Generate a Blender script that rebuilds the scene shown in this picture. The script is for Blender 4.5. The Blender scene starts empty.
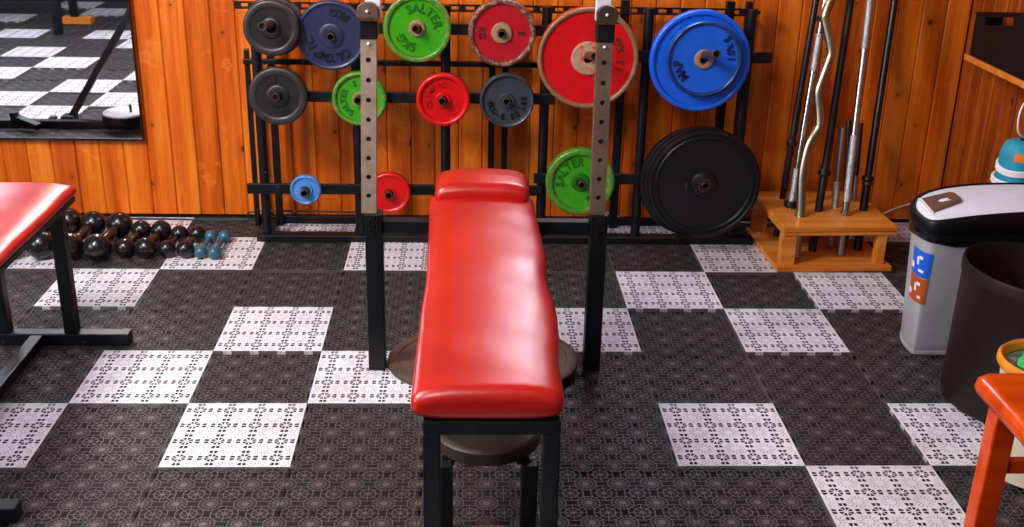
import bpy, math, random
from mathutils import Vector, Matrix

# ------------------------------------------------------------------ camera, world, lights, exposure
scene = bpy.context.scene
COL = scene.collection
random.seed(7)

PITCH, YAW, ROLL = 0.380441, 0.0451314, 0.0222570
cam_d = bpy.data.cameras.new('camera')
cam = bpy.data.objects.new('camera', cam_d)
COL.objects.link(cam)
fw = Vector((math.sin(YAW) * math.cos(PITCH), math.cos(YAW) * math.cos(PITCH), -math.sin(PITCH)))
rt = Vector((math.cos(YAW), -math.sin(YAW), 0))
up = rt.cross(fw)
rt2 = math.cos(ROLL) * rt + math.sin(ROLL) * up
up2 = -math.sin(ROLL) * rt + math.cos(ROLL) * up
M = Matrix((rt2, up2, -fw)).transposed().to_4x4()
M.translation = Vector((0.99989, -2.23033, 1.39896))
cam.matrix_world = M
cam_d.sensor_fit = 'HORIZONTAL'
cam_d.sensor_width = 36.0
cam_d.lens = 36.0 * 1117.637 / 1024.0
cam_d.clip_start = 0.02
scene.camera = cam

w = bpy.data.worlds.new('room_ambient')
scene.world = w
w.use_nodes = True
bg = w.node_tree.nodes['Background']
bg.inputs['Color'].default_value = (0.78, 0.86, 1.0, 1)
bg.inputs['Strength'].default_value = 0.13


def area(name, loc, target, sx, sy, power, col):
    l = bpy.data.lights.new(name, 'AREA')
    l.shape = 'RECTANGLE'
    l.size, l.size_y, l.energy, l.color = sx, sy, power, col
    o = bpy.data.objects.new(name, l)
    COL.objects.link(o)
    o.location = loc
    o.rotation_euler = (Vector(target) - Vector(loc)).to_track_quat('-Z', 'Y').to_euler()
    return o


area('ceiling_lamp_light', (-0.65, -0.35, 2.33), (-0.1, 0.7, 0), 0.35, 1.2, 112, (1.0, 0.95, 0.92))
area('ceiling_lamp_light_front', (0.35, -1.6, 2.33), (0.5, 0.6, 0.1), 0.5, 0.9, 28, (1.0, 0.95, 0.95))
area('window_daylight', (1.50, 1.66, 1.56), (1.25, -0.6, 0.35), 0.5, 0.45, 15, (0.80, 0.88, 1.0))
area('added_fill_left', (-2.45, -1.3, 1.45), (-0.6, -0.7, 0.2), 1.3, 0.9, 42, (0.82, 0.88, 1.0))  # added cool fill to brighten the left floor and mirror, no window there

vs = scene.view_settings
vs.view_transform = 'Standard'
vs.look = 'None'
vs.exposure = 0.35
vs.gamma = 1.0
vs.use_curve_mapping = False


# ------------------------------------------------------------------ mesh helpers
def lin(c):
    c = c / 255.0
    return c / 12.92 if c <= 0.04045 else ((c + 0.055) / 1.055) ** 2.4


def rgb(r, g, b):
    return (lin(r), lin(g), lin(b), 1.0)


class MB:
    def __init__(self):
        self.v, self.f = [], []

    def add(self, vs_, fs):
        b = len(self.v)
        self.v += [Vector(p) for p in vs_]
        self.f += [tuple(i + b for i in f) for f in fs]
        return self

    def box(self, x0, x1, y0, y1, z0, z1):
        return self.add([(x0, y0, z0), (x1, y0, z0), (x1, y1, z0), (x0, y1, z0),
                         (x0, y0, z1), (x1, y0, z1), (x1, y1, z1), (x0, y1, z1)],
                        [(3, 2, 1, 0), (4, 5, 6, 7), (0, 1, 5, 4), (1, 2, 6, 5), (2, 3, 7, 6), (3, 0, 4, 7)])

    def bar(self, p, q, wx, wy, side=None):
        """rectangular bar from p to q"""
        p, q = Vector(p), Vector(q)
        d = (q - p).normalized()
        a = Vector(side) if side else (Vector((1, 0, 0)) if abs(d.x) < 0.9 else Vector((0, 1, 0)))
        a = (a - d * a.dot(d)).normalized()
        b = d.cross(a)
        vv = []
        for c in (p, q):
            for s, t in ((-1, -1), (1, -1), (1, 1), (-1, 1)):
                vv.append(c + a * (s * wx / 2) + b * (t * wy / 2))
        return self.add(vv, [(3, 2, 1, 0), (4, 5, 6, 7), (0, 1, 5, 4), (1, 2, 6, 5), (2, 3, 7, 6), (3, 0, 4, 7)])

    def tube(self, pts, r, n=12, cap=True, radii=None):
        pts = [Vector(p) for p in pts]
        vv, ff = [], []
        t0 = (pts[1] - pts[0]).normalized()
        a = Vector((1, 0, 0)) if abs(t0.x) < 0.8 else Vector((0, 1, 0))
        a = (a - t0 * a.dot(t0)).normalized()
        for i, p in enumerate(pts):
            t = (pts[min(i + 1, len(pts) - 1)] - pts[max(i - 1, 0)]).normalized()
            a = (a - t * a.dot(t)).normalized()
            b = t.cross(a)
            rr = radii[i] if radii else r
            for k in range(n):
                an = 2 * math.pi * k / n
                vv.append(p + a * (rr * math.cos(an)) + b * (rr * math.sin(an)))
        for i in range(len(pts) - 1):
            for k in range(n):
                k2 = (k + 1) % n
                ff.append((i * n + k, i * n + k2, (i + 1) * n + k2, (i + 1) * n + k))
        if cap:
            ff.append(tuple(reversed(range(n))))
            ff.append(tuple(range((len(pts) - 1) * n, len(pts) * n)))
        return self.add(vv, ff)

    def lathe(self, prof, org, axis, n=48, closed=True):
        """prof: list of (radius, height along axis); closed ring profile or open with r=0 ends"""
        org, ax = Vector(org), Vector(axis).normalized()
        a = Vector((1, 0, 0)) if abs(ax.x) < 0.8 else Vector((0, 1, 0))
        a = (a - ax * a.dot(ax)).normalized()
        b = ax.cross(a)
        vv, ff = [], []
        m = len(prof)
        for r, h in prof:
            for k in range(n):
                an = 2 * math.pi * k / n
                vv.append(org + ax * h + a * (r * math.cos(an)) + b * (r * math.sin(an)))
        for i in range(m if closed else m - 1):
            j = (i + 1) % m
            for k in range(n):
                k2 = (k + 1) % n
                ff.append((i * n + k, i * n + k2, j * n + k2, j * n + k))
        if not closed:
            if prof[0][0] > 1e-6:
                ff.append(tuple(reversed(range(n))))
            if prof[-1][0] > 1e-6:
                ff.append(tuple(range((m - 1) * n, m * n)))
        return self.add(vv, ff)

    def sphere(self, c, r, n=20, m=12, sc=(1, 1, 1)):
        vv, ff = [], []
        for i in range(m + 1):
            th = math.pi * i / m
            for k in range(n):
                an = 2 * math.pi * k / n
                vv.append(Vector(c) + Vector((sc[0] * r * math.sin(th) * math.cos(an),
                                              sc[1] * r * math.sin(th) * math.sin(an), sc[2] * r * math.cos(th))))
        for i in range(m):
            for k in range(n):
                k2 = (k + 1) % n
                ff.append((i * n + k, (i + 1) * n + k, (i + 1) * n + k2, i * n + k2))
        return self.add(vv, ff)

    def prism(self, poly, z0, z1):
        n = len(poly)
        vv = [(x, y, z0) for x, y in poly] + [(x, y, z1) for x, y in poly]
        ff = [tuple(reversed(range(n))), tuple(range(n, 2 * n))]
        for k in range(n):
            k2 = (k + 1) % n
            ff.append((k, k2, n + k2, n + k))
        return self.add(vv, ff)

    def loft(self, loops, caps=True):
        n = len(loops[0])
        vv = [p for L in loops for p in L]
        ff = []
        for i in range(len(loops) - 1):
            for k in range(n):
                k2 = (k + 1) % n
                ff.append((i * n + k, i * n + k2, (i + 1) * n + k2, (i + 1) * n + k))
        if caps:
            ff.append(tuple(reversed(range(n))))
            ff.append(tuple(range((len(loops) - 1) * n, len(loops) * n)))
        return self.add(vv, ff)


def mesh_of(name, mb, mat, base=(0, 0, 0), smooth=40):
    me = bpy.data.meshes.new(name)
    b = Vector(base)
    me.from_pydata([tuple(p - b) for p in mb.v], [], mb.f)
    me.validate()
    import bmesh
    bm = bmesh.new()
    bm.from_mesh(me)
    bmesh.ops.remove_doubles(bm, verts=bm.verts, dist=1e-6)
    bmesh.ops.recalc_face_normals(bm, faces=bm.faces)
    bm.to_mesh(me)
    bm.free()
    if smooth:
        me.polygons.foreach_set('use_smooth', [True] * len(me.polygons))
        me.set_sharp_from_angle(angle=math.radians(smooth))
    me.materials.append(mat)
    return me


ROOT_BASE = {}


def thing(name, loc, label, cat, group=None):
    o = bpy.data.objects.new(name, None)
    COL.objects.link(o)
    o.empty_display_size = 0.02
    o.location = loc
    ROOT_BASE[o.name] = Vector(loc)
    tag(o, label, cat, group)
    return o


def tag(o, label=None, cat=None, group=None, kind=None):
    if label:
        o['label'] = label
    if cat:
        o['category'] = cat
    if group:
        o['group'] = group
    if kind:
        o['kind'] = kind
    return o


def part(name, mb, mat, parent, smooth=40, bevel=0.0, label=None, seg=2):
    """mesh given in world coordinates, stored relative to its thing's base"""
    b = ROOT_BASE[parent.name]
    me = mesh_of(name, mb, mat, b, smooth)
    o = bpy.data.objects.new(name, me)
    COL.objects.link(o)
    o.parent = parent
    if parent.parent is None and parent.type != 'EMPTY':
        pass
    ROOT_BASE[o.name] = b
    if bevel:
        m = o.modifiers.new('bevel', 'BEVEL')
        m.width = bevel
        m.segments = seg
        m.limit_method = 'ANGLE'
        m.angle_limit = math.radians(40)
    if label:
        o['label'] = label
    return o


def solo(name, mb, mat, loc, label=None, cat=None, group=None, kind=None, smooth=40, bevel=0.0):
    me = mesh_of(name, mb, mat, loc, smooth)
    o = bpy.data.objects.new(name, me)
    COL.objects.link(o)
    o.location = loc
    ROOT_BASE[o.name] = Vector(loc)
    tag(o, label, cat, group, kind)
    if bevel:
        m = o.modifiers.new('bevel', 'BEVEL')
        m.width = bevel
        m.segments = 2
        m.limit_method = 'ANGLE'
    return o


# ------------------------------------------------------------------ materials
class NT:
    def __init__(self, name):
        self.m = bpy.data.materials.new(name)
        self.m.use_nodes = True
        self.t = self.m.node_tree
        self.b = self.t.nodes['Principled BSDF']
        self.out = self.t.nodes['Material Output']

    def n(self, typ, **kw):
        nd = self.t.nodes.new(typ)
        for k, v in kw.items():
            setattr(nd, k, v)
        return nd

    def link(self, a, b):
        self.t.links.new(a, b)

    def math(self, op, a, b=None, c=None, clamp=False):
        nd = self.n('ShaderNodeMath', operation=op, use_clamp=clamp)
        for i, s in enumerate((a, b, c)):
            if s is None:
                continue
            if isinstance(s, (int, float)):
                nd.inputs[i].default_value = s
            else:
                self.link(s, nd.inputs[i])
        return nd.outputs[0]

    def ramp(self, fac, stops, interp='LINEAR'):
        nd = self.n('ShaderNodeValToRGB')
        nd.color_ramp.interpolation = interp
        el = nd.color_ramp.elements
        while len(el) < len(stops):
            el.new(0.5)
        for e, (p, c) in zip(el, stops):
            e.position, e.color = p, c
        self.link(fac, nd.inputs[0])
        return nd.outputs[0]

    def mix(self, fac, a, b, blend='MIX'):
        nd = self.n('ShaderNodeMix', data_type='RGBA', blend_type=blend)
        for i, s in ((0, fac), (6, a), (7, b)):
            if isinstance(s, (int, float)):
                nd.inputs[i].default_value = s
            elif isinstance(s, tuple):
                nd.inputs[i].default_value = s
            else:
                self.link(s, nd.inputs[i])
        return nd.outputs[2]

    def noise(self, vec, scale, detail=3, rough=0.5, dist=0.0):
        nd = self.n('ShaderNodeTexNoise')
        nd.inputs['Scale'].default_value = scale
        nd.inputs['Detail'].default_value = detail
        nd.inputs['Roughness'].default_value = rough
        nd.inputs['Distortion'].default_value = dist
        if vec is not None:
            self.link(vec, nd.inputs['Vector'])
        return nd.outputs[0]

    def mapping(self, vec, scale=(1, 1, 1), loc=None):
        nd = self.n('ShaderNodeMapping')
        nd.inputs['Scale'].default_value = scale
        self.link(vec, nd.inputs['Vector'])
        if loc is not None:
            self.link(loc, nd.inputs['Location'])
        return nd.outputs[0]

    def bump(self, h, strength=0.2, dist=0.002):
        nd = self.n('ShaderNodeBump')
        nd.inputs['Strength'].default_value = strength
        nd.inputs['Distance'].default_value = dist
        self.link(h, nd.inputs['Height'])
        self.link(nd.outputs[0], self.b.inputs['Normal'])


def plain(name, col, rough=0.5, metal=0.0, var=0.18, scale=30, bump=0.1, coat=0.0, wear=None, wear_amt=0.5, spec=None):
    t = NT(name)
    tc = t.n('ShaderNodeTexCoord')
    nz = t.noise(tc.outputs['Object'], scale, 4, 0.6)
    dark = tuple(c * (1 - var) for c in col[:3]) + (1,)
    lite = tuple(min(1, c * (1 + var)) for c in col[:3]) + (1,)
    c = t.ramp(nz, [(0.3, dark), (0.7, lite)])
    if wear:
        n2 = t.noise(tc.outputs['Object'], scale * 2.2, 5, 0.7)
        k = t.ramp(n2, [(wear_amt, (0, 0, 0, 1)), (wear_amt + 0.1, (1, 1, 1, 1))])
        c = t.mix(k, c, wear)
    t.link(c, t.b.inputs['Base Color'])
    t.b.inputs['Roughness'].default_value = rough
    t.b.inputs['Metallic'].default_value = metal
    if spec is not None:
        t.b.inputs['Specular IOR Level'].default_value = spec
    if coat:
        t.b.inputs['Coat Weight'].default_value = coat
        t.b.inputs['Coat Roughness'].default_value = 0.15
    if bump:
        n3 = t.noise(tc.outputs['Object'], scale * 6, 3, 0.6)
        t.bump(n3, bump, 0.001)
    return t.m


def wood(name, c_lo, c_mid, c_hi, knot, axis=2, rough=0.38, knots=True, gs=26.0):
    t = NT(name)
    tc = t.n('ShaderNodeTexCoord')
    oi = t.n('ShaderNodeObjectInfo')
    off = t.n('ShaderNodeCombineXYZ')
    r10 = t.math('MULTIPLY', oi.outputs['Random'], 37.0)
    for i in range(3):
        t.link(r10, off.inputs[i])
    vec = t.n('ShaderNodeVectorMath', operation='ADD')
    t.link(tc.outputs['Object'], vec.inputs[0])
    t.link(off.outputs[0], vec.inputs[1])
    vec = vec.outputs[0]
    sc = [1.0, 1.0, 1.0]
    sc[axis] = 0.05
    gvec = vec
    if knots:
        kv = t.n('ShaderNodeTexVoronoi', voronoi_dimensions='2D')
        kv.inputs['Scale'].default_value = 8.0
        sx3 = t.n('ShaderNodeSeparateXYZ')
        t.link(vec, sx3.inputs[0])
        cx3 = t.n('ShaderNodeCombineXYZ')
        t.link(sx3.outputs[0], cx3.inputs[0])
        t.link(t.math('MULTIPLY', sx3.outputs[2], 0.75), cx3.inputs[1])
        t.link(cx3.outputs[0], kv.inputs['Vector'])
        kd = kv.outputs['Distance']
        sepc = t.n('ShaderNodeSeparateColor')
        t.link(kv.outputs['Color'], sepc.inputs[0])
        kd = t.math('MULTIPLY', kd, t.math('ADD', 0.55, t.math('MULTIPLY', sepc.outputs[1], 1.3)))
        kd = t.math('ADD', kd, t.math('MULTIPLY', t.noise(vec, 60, 2, 0.5), 0.03))
        kd = t.math('ADD', kd, t.math('MULTIPLY', t.math('GREATER_THAN', sepc.outputs[0], 0.36), 1.0))
    g1 = t.noise(t.mapping(gvec, tuple(sc)), gs, 3, 0.55, 0.1)
    sc2 = [1.0, 1.0, 1.0]
    sc2[axis] = 0.03
    g2 = t.noise(t.mapping(gvec, tuple(sc2)), gs * 6, 3, 0.6)
    g = t.math('ADD', t.math('MULTIPLY', g1, 0.75), t.math('MULTIPLY', g2, 0.25))
    g = t.math('ADD', g, t.math('MULTIPLY', t.math('SUBTRACT', oi.outputs['Random'], 0.5), 0.10))
    c = t.ramp(g, [(0.30, c_lo), (0.48, c_mid), (0.68, c_hi)])
    if knots:
        st_ = t.noise(t.mapping(vec, (1.0, 1.0, 0.85)), 11, 2, 0.5, 1.2)  # pale highlight streaks painted into the board colour
        c = t.mix(t.ramp(st_, [(0.60, (0, 0, 0, 1)), (0.66, (.5, .5, .5, 1)), (0.74, (0, 0, 0, 1))]), c, c_hi)
        k1 = t.ramp(kd, [(0.025, (1, 1, 1, 1)), (0.055, (0.7, 0.7, 0.7, 1)), (0.075, (0.2, 0.2, 0.2, 1)), (0.22, (0, 0, 0, 1))])
        c = t.mix(k1, c, knot)
    t.link(c, t.b.inputs['Base Color'])
    t.b.inputs['Roughness'].default_value = rough
    t.b.inputs['Specular IOR Level'].default_value = 0.3
    t.bump(g, 0.25, 0.002)
    return t.m


def tile_mat(name, col_lo, col_hi, w1, w2, rough, white):
    """perforated interlocking tile: star and rosette holes cut through (alpha), 4 x 4 per tile"""
    t = NT(name)
    tc = t.n('ShaderNodeTexCoord')
    sp = t.n('ShaderNodeSeparateXYZ')
    t.link(tc.outputs['Object'], sp.inputs[0])
    S = 0.075

    def cell(shift):
        o = []
        for a in (0, 1):
            q = t.math('ADD', t.math('DIVIDE', sp.outputs[a], S), shift)
            o.append(t.math('SUBTRACT', t.math('FRACT', t.math('ADD', q, 100.0)), 0.5))
        r = t.math('SQRT', t.math('ADD', t.math('MULTIPLY', o[0], o[0]), t.math('MULTIPLY', o[1], o[1])))
        th = t.math('ARCTAN2', o[1], o[0])
        return r, th

    def band(r, lo, hi):
        return t.math('MULTIPLY', t.math('GREATER_THAN', r, lo), t.math('LESS_THAN', r, hi))
    # stars
    r, th = cell(0.0)
    sp1 = t.math('GREATER_THAN', t.math('MULTIPLY', r, t.math('ABSOLUTE', t.math('SINE', t.math('MULTIPLY', th, 4.0)))), w1 * 4)
    # rosettes between the stars
    r2, th2 = cell(0.5)
    sp2 = t.math('GREATER_THAN', t.math('MULTIPLY', r2, t.math('ABSOLUTE', t.math('SINE', t.math('MULTIPLY', th2, 8.0)))), w2 * 8)
    if white:
        axd = t.math('LESS_THAN', t.math('ABSOLUTE', t.math('SINE', t.math('MULTIPLY', th, 2.0))), 0.62)
        h1 = t.math('MULTIPLY', sp1, t.math('ADD', band(r, 0.07, 0.215), t.math('MULTIPLY', axd, band(r, 0.29, 0.43))))
        sl = t.math('LESS_THAN', t.math('MULTIPLY', r2, t.math('ABSOLUTE', t.math('COSINE', t.math('MULTIPLY', th2, 7.0)))), 0.0095 * 7)
        h2 = t.math('MULTIPLY', sl, t.math('ADD', band(r2, 0.15, 0.21), band(r2, 0.24, 0.31)))
        hole = t.math('MAXIMUM', h1, h2)
    else:
        h1 = t.math('MULTIPLY', sp1, t.math('ADD', band(r, 0.05, 0.215), band(r, 0.245, 0.38)))
        h2 = t.math('MULTIPLY', sp2, t.math('ADD', band(r2, 0.10, 0.20), band(r2, 0.22, 0.315)))
        h3 = t.math('MULTIPLY', t.math('GREATER_THAN', r, 0.405), t.math('GREATER_THAN', r2, 0.34))
        hole = t.math('MAXIMUM', t.math('MAXIMUM', h1, h2), h3)
    ax = t.math('ABSOLUTE', sp.outputs[0])
    ay = t.math('ABSOLUTE', sp.outputs[1])
    inside = t.math('LESS_THAN', t.math('MAXIMUM', ax, ay), 0.1475 if white else 0.1497)
    hole = t.math('MULTIPLY', hole, inside)
    oi = t.n('ShaderNodeObjectInfo')
    nz = t.noise(tc.outputs['Object'], 9, 4, 0.6)
    nz = t.math('ADD', nz, t.math('MULTIPLY', t.math('SUBTRACT', oi.outputs['Random'], 0.5), 0.12))
    c = t.ramp(nz, [(0.3, col_lo), (0.7, col_hi)])
    t.link(c, t.b.inputs['Base Color'])
    t.b.inputs['Roughness'].default_value = rough
    tr = t.n('ShaderNodeBsdfTransparent')
    mx = t.n('ShaderNodeMixShader')
    t.link(hole, mx.inputs[0])
    t.link(t.b.outputs[0], mx.inputs[1])
    t.link(tr.outputs[0], mx.inputs[2])
    t.link(mx.outputs[0], t.out.inputs['Surface'])
    return t.m


MAT = {}
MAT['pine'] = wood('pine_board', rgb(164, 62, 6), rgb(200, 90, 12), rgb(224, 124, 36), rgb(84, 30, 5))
MAT['pine_dark'] = wood('pine_board_darker', rgb(100, 38, 6), rgb(142, 60, 10), rgb(172, 86, 22), rgb(36, 12, 3))  # same boards in darker tones, used on the right wall
MAT['ply'] = wood('stand_wood', rgb(184, 92, 22), rgb(212, 122, 42), rgb(226, 152, 70), rgb(120, 60, 20), axis=0, knots=False, gs=20)
MAT['stool_wood'] = wood('stool_wood', rgb(176, 48, 3), rgb(204, 66, 6), rgb(220, 86, 14), rgb(120, 40, 10), axis=0, knots=False, rough=0.2, gs=14)
MAT['basket_wood'] = wood('rim_wood', rgb(206, 110, 20), rgb(228, 136, 34), rgb(238, 158, 60), rgb(120, 60, 20), axis=0, knots=False, rough=0.35)
MAT['tile_w'] = tile_mat('tile_white', rgb(205, 196, 204), rgb(232, 226, 234), 0.018, 0.0185, 0.45, True)
MAT['tile_d'] = tile_mat('tile_charcoal', rgb(70, 64, 66), rgb(94, 86, 86), 0.0115, 0.0095, 0.5, False)
MAT['subfloor'] = plain('subfloor_black', rgb(14, 13, 17), 0.8, bump=0)
MAT['beige'] = plain('beige_board', rgb(214, 196, 164), 0.6, scale=8)
MAT['backing'] = plain('wall_backing', rgb(24, 14, 10), 0.9, bump=0)
MAT['black'] = plain('black_steel', rgb(8, 9, 14), 0.42, var=0.3, spec=0.35, scale=20, bump=0.15)
MAT['black_worn'] = plain('black_steel_worn', rgb(8, 9, 14), 0.42, var=0.3, spec=0.35, scale=14, bump=0.15, wear=rgb(120, 110, 104), wear_amt=0.67)
MAT['rubber'] = plain('black_rubber', rgb(6, 7, 11), 0.38, var=0.15, scale=12, bump=0.1)
MAT['steel'] = plain('bare_steel', rgb(176, 156, 138), 0.42, 0.55, var=0.2, scale=25, bump=0.1, wear=rgb(140, 106, 80), wear_amt=0.62)
MAT['steel_brown'] = plain('brown_steel', rgb(122, 100, 86), 0.42, 0.5, var=0.25, scale=25, bump=0.1, wear=rgb(96, 74, 60), wear_amt=0.6)  # browner, darker steel for the right upright
MAT['white_steel'] = plain('bright_steel', rgb(226, 226, 232), 0.35, 0.2, var=0.05)
MAT['chrome'] = plain('chrome', rgb(205, 203, 205), 0.16, 1.0, var=0.08, bump=0)
MAT['knurl'] = plain('knurled_steel', rgb(190, 188, 190), 0.42, 0.9, var=0.35, scale=260, bump=0.9)
MAT['brass'] = plain('dull_gold_steel', rgb(176, 166, 140), 0.3, 1.0, var=0.15, bump=0.1)
MAT['dark_metal'] = plain('dark_bar_steel', rgb(62, 58, 60), 0.3, 0.8, var=0.3, scale=60, bump=0.3)
MAT['black_knurl'] = plain('black_knurled_bar', rgb(34, 33, 36), 0.4, 0.5, var=0.4, scale=120, bump=0.6, wear=rgb(120, 112, 108), wear_amt=0.64)
MAT['saddle'] = plain('brown_hook_leather', rgb(84, 62, 52), 0.5, var=0.3, scale=40, bump=0.3)
MAT['saddle_dark'] = plain('dark_hook_leather', rgb(46, 38, 34), 0.5, var=0.3, scale=40, bump=0.3)
MAT['peg'] = plain('peg_steel', rgb(96, 70, 52), 0.4, 0.7, var=0.4, scale=60, bump=0.2)
MAT['rust'] = plain('brown_iron', rgb(78, 58, 46), 0.55, 0.1, var=0.35, scale=18, bump=0.3)
MAT['iron_dark'] = plain('dark_iron', rgb(44, 38, 34), 0.5, 0.1, var=0.35, scale=18, bump=0.3)
MAT['ball'] = plain('dumbbell_iron', rgb(20, 15, 15), 0.25, 0.0, var=0.35, scale=28, bump=0.25, wear=rgb(46, 28, 24), wear_amt=0.6)
MAT['ball_teal'] = plain('dumbbell_teal_iron', rgb(40, 84, 104), 0.3, 0.0, var=0.3, scale=28, bump=0.25, wear=rgb(48, 60, 70), wear_amt=0.62)
MAT['bin_silver'] = plain('bin_grey_metal', rgb(186, 185, 190), 0.36, 0.25, var=0.06, scale=10, bump=0.03)
MAT['bin_black'] = plain('bin_black_plastic', rgb(8, 9, 14), 0.45, var=0.1, spec=0.3, bump=0.05)
MAT['bin_white'] = plain('bin_lid_white', rgb(226, 224, 234), 0.35, var=0.03, scale=8, bump=0)
MAT['bin_brown_clip'] = plain('bin_clip_brown', rgb(104, 78, 62), 0.4, var=0.1)
MAT['brown_bin'] = plain('brown_plastic', rgb(30, 19, 18), 0.5, var=0.1, scale=8, bump=0.05, spec=0.3)
MAT['bag'] = plain('black_bin_bag', rgb(16, 16, 20), 0.25, var=0.2, bump=0.5, scale=20)
MAT['sticker_blue'] = plain('sticker_blue', rgb(24, 92, 214), 0.4, var=0.04, bump=0)
MAT['sticker_brown'] = plain('sticker_orange_brown', rgb(178, 78, 26), 0.4, var=0.05, bump=0)
MAT['print_white'] = plain('print_white', rgb(230, 230, 235), 0.5, var=0.02, bump=0)
MAT['teal'] = plain('teal_fabric', rgb(26, 142, 170), 0.6, var=0.15, scale=40, bump=0.3)
MAT['white_plastic'] = plain('white_plastic', rgb(232, 226, 230), 0.4, var=0.03, bump=0)
MAT['orange_patch'] = plain('orange_patch', rgb(240, 130, 50), 0.5, var=0.05, bump=0)
MAT['green_cloth'] = plain('green_cloth', rgb(34, 180, 84), 0.55, var=0.2, scale=20, bump=0.4)
MAT['grey_cloth'] = plain('grey_cloth', rgb(126, 106, 100), 0.7, var=0.4, scale=30, bump=0.6)
MAT['cream'] = plain('cream_plastic', rgb(216, 204, 180), 0.5, var=0.05, bump=0)
MAT['cord_white'] = plain('cord_cream', rgb(206, 190, 170), 0.5, var=0.05, bump=0)
MAT['cord_black'] = plain('cord_black', rgb(18, 18, 20), 0.5, var=0.05, bump=0)
MAT['lamp_shell'] = plain('lamp_shell', rgb(225, 225, 225), 0.5, var=0.02, bump=0)


def vinyl():
    t = NT('red_vinyl')
    tc = t.n('ShaderNodeTexCoord')
    nz = t.noise(tc.outputs['Object'], 7, 3, 0.5)
    c = t.ramp(nz, [(0.3, rgb(160, 12, 3)), (0.7, rgb(180, 18, 4))])
    t.link(c, t.b.inputs['Base Color'])
    t.b.inputs['Roughness'].default_value = 0.33
    t.b.inputs['Specular IOR Level'].default_value = 0.6
    a = t.noise(tc.outputs['Object'], 5.5, 2, 0.5)
    b = t.noise(tc.outputs['Object'], 420, 2, 0.5)
    h = t.math('ADD', a, t.math('MULTIPLY', b, 0.012))
    t.bump(h, 0.22, 0.012)
    return t.m


MAT['vinyl'] = vinyl()


def mirror_mat():
    t = NT('mirror_glass')
    t.b.inputs['Base Color'].default_value = (0.93, 0.95, 0.97, 1)
    t.b.inputs['Metallic'].default_value = 1.0
    t.b.inputs['Roughness'].default_value = 0.015
    return t.m


MAT['mirror'] = mirror_mat()


def emit(name, col, strength):
    t = NT(name)
    t.b.inputs['Base Color'].default_value = col
    t.b.inputs['Emission Color'].default_value = col
    t.b.inputs['Emission Strength'].default_value = strength
    return t.m


MAT['pane_lit'] = emit('daylit_pane', (0.86, 0.92, 1.0, 1), 2.2)
MAT['tube_lit'] = emit('lamp_diffuser', (1.0, 0.96, 0.93, 1), 3.0)


def paint(name, r, g, b, rough=0.35, wear=None, amt=0.68, coat=0.15):
    return plain(name, rgb(r, g, b), rough, 0.0, var=0.12, scale=26, bump=0.25, wear=wear, wear_amt=amt, coat=coat)


# ------------------------------------------------------------------ the setting
TS = 0.30
WALL_Y = 1.71
WALL_X = 2.785
# floor
solo('floor', MB().box(-3.2, 2.84, -3.6, 1.78, -0.06, -0.014), MAT['subfloor'], (0, 0, -0.06), kind='structure', smooth=0)
floor = bpy.data.objects['floor']
WHITE = {(-2, 4), (0, 4), (2, 4), (6, 4), (-1, 5), (1, 5), (5, 5), (8, 5), (-1, 3), (5, 3), (7, 3), (1, 2), (4, 2), (6, 2),
         (0, 1), (2, 1), (-1, 0), (1, 0), (5, 0), (7, 0), (6, -1),
         (-4, 0), (-5, -1), (-3, -1), (-4, -2), (-6, -3), (-5, -4), (-6, -5), (-4, -6), (-5, -7), (-7, -7), (-6, -10),
         (-7, -11), (-8, -9), (-3, 2), (-7, -1), (-3, -3), (-8, -4), (3, -3), (0, -3), (-2, -4)}


def tile_mesh(name, sx, mat):
    """open-bottomed tile with bevelled lip; origin at tile centre top"""
    h, bv = 0.1497, 0.0012
    x0, x1 = -h, -h + sx
    mb = MB()
    v = []
    for (e, z) in ((0, -0.013), (0, -bv), (bv, 0)):
        v += [(x0 + e, -h + e, z), (x1 - e, -h + e, z), (x1 - e, h - e, z), (x0 + e, h - e, z)]
    f = []
    for L in (0, 4):
        for k in range(4):
            k2 = (k + 1) % 4
            f.append((L + k, L + k2, L + 4 + k2, L + 4 + k))
    f.append((8, 9, 10, 11))
    mb.add(v, f)
    me = bpy.data.meshes.new(name)
    me.from_pydata([tuple(p) for p in mb.v], [], mb.f)
    me.materials.append(mat)
    return me


TM = {True: tile_mesh('tile', 0.2994, MAT['tile_w']), False: tile_mesh('tile', 0.2994, MAT['tile_d'])}
cells = [(c, r) for c in range(-3, 10) for r in range(-5, 6)] + [(c, r) for c in range(-9, -3) for r in range(-11, 4)]
cells += [(c, r) for c in range(-3, -1) for r in range(-8, -5)]
for c, r in cells:
    if c * TS > WALL_X - 0.05:
        continue
    wh = (c, r) in WHITE
    o = bpy.data.objects.new('tile', TM[wh])
    COL.objects.link(o)
    o.parent = floor
    o.location = (c * TS + 0.15, r * TS + 0.15, 0.06)
    if r == 5:
        o.scale = (1, 0.68, 1)
        o.location.y = 5 * TS + 0.103
    if c == 9:
        o.scale = (0.27, 1, 1)
        o.location.x = 9 * TS + 0.042


# walls with separate boards
def board_mesh(name, wd, h, mat):
    d, c = 0.014, 0.004
    prof = [(-wd / 2, 0), (-wd / 2, -d + c), (-wd / 2 + c, -d), (wd / 2 - c, -d), (wd / 2, -d + c), (wd / 2, 0)]
    n = len(prof)
    v = [(x, y, 0) for x, y in prof] + [(x, y, h) for x, y in prof]
    f = [tuple(reversed(range(n))), tuple(range(n, 2 * n))] + [(k, (k + 1) % n, n + (k + 1) % n, n + k) for k in range(n)]
    me = bpy.data.meshes.new(name)
    me.from_pydata(v, [], f)
    import bmesh
    bm = bmesh.new()
    bm.from_mesh(me)
    bmesh.ops.recalc_face_normals(bm, faces=bm.faces)
    bm.to_mesh(me)
    bm.free()
    me.materials.append(mat)
    return me


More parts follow.
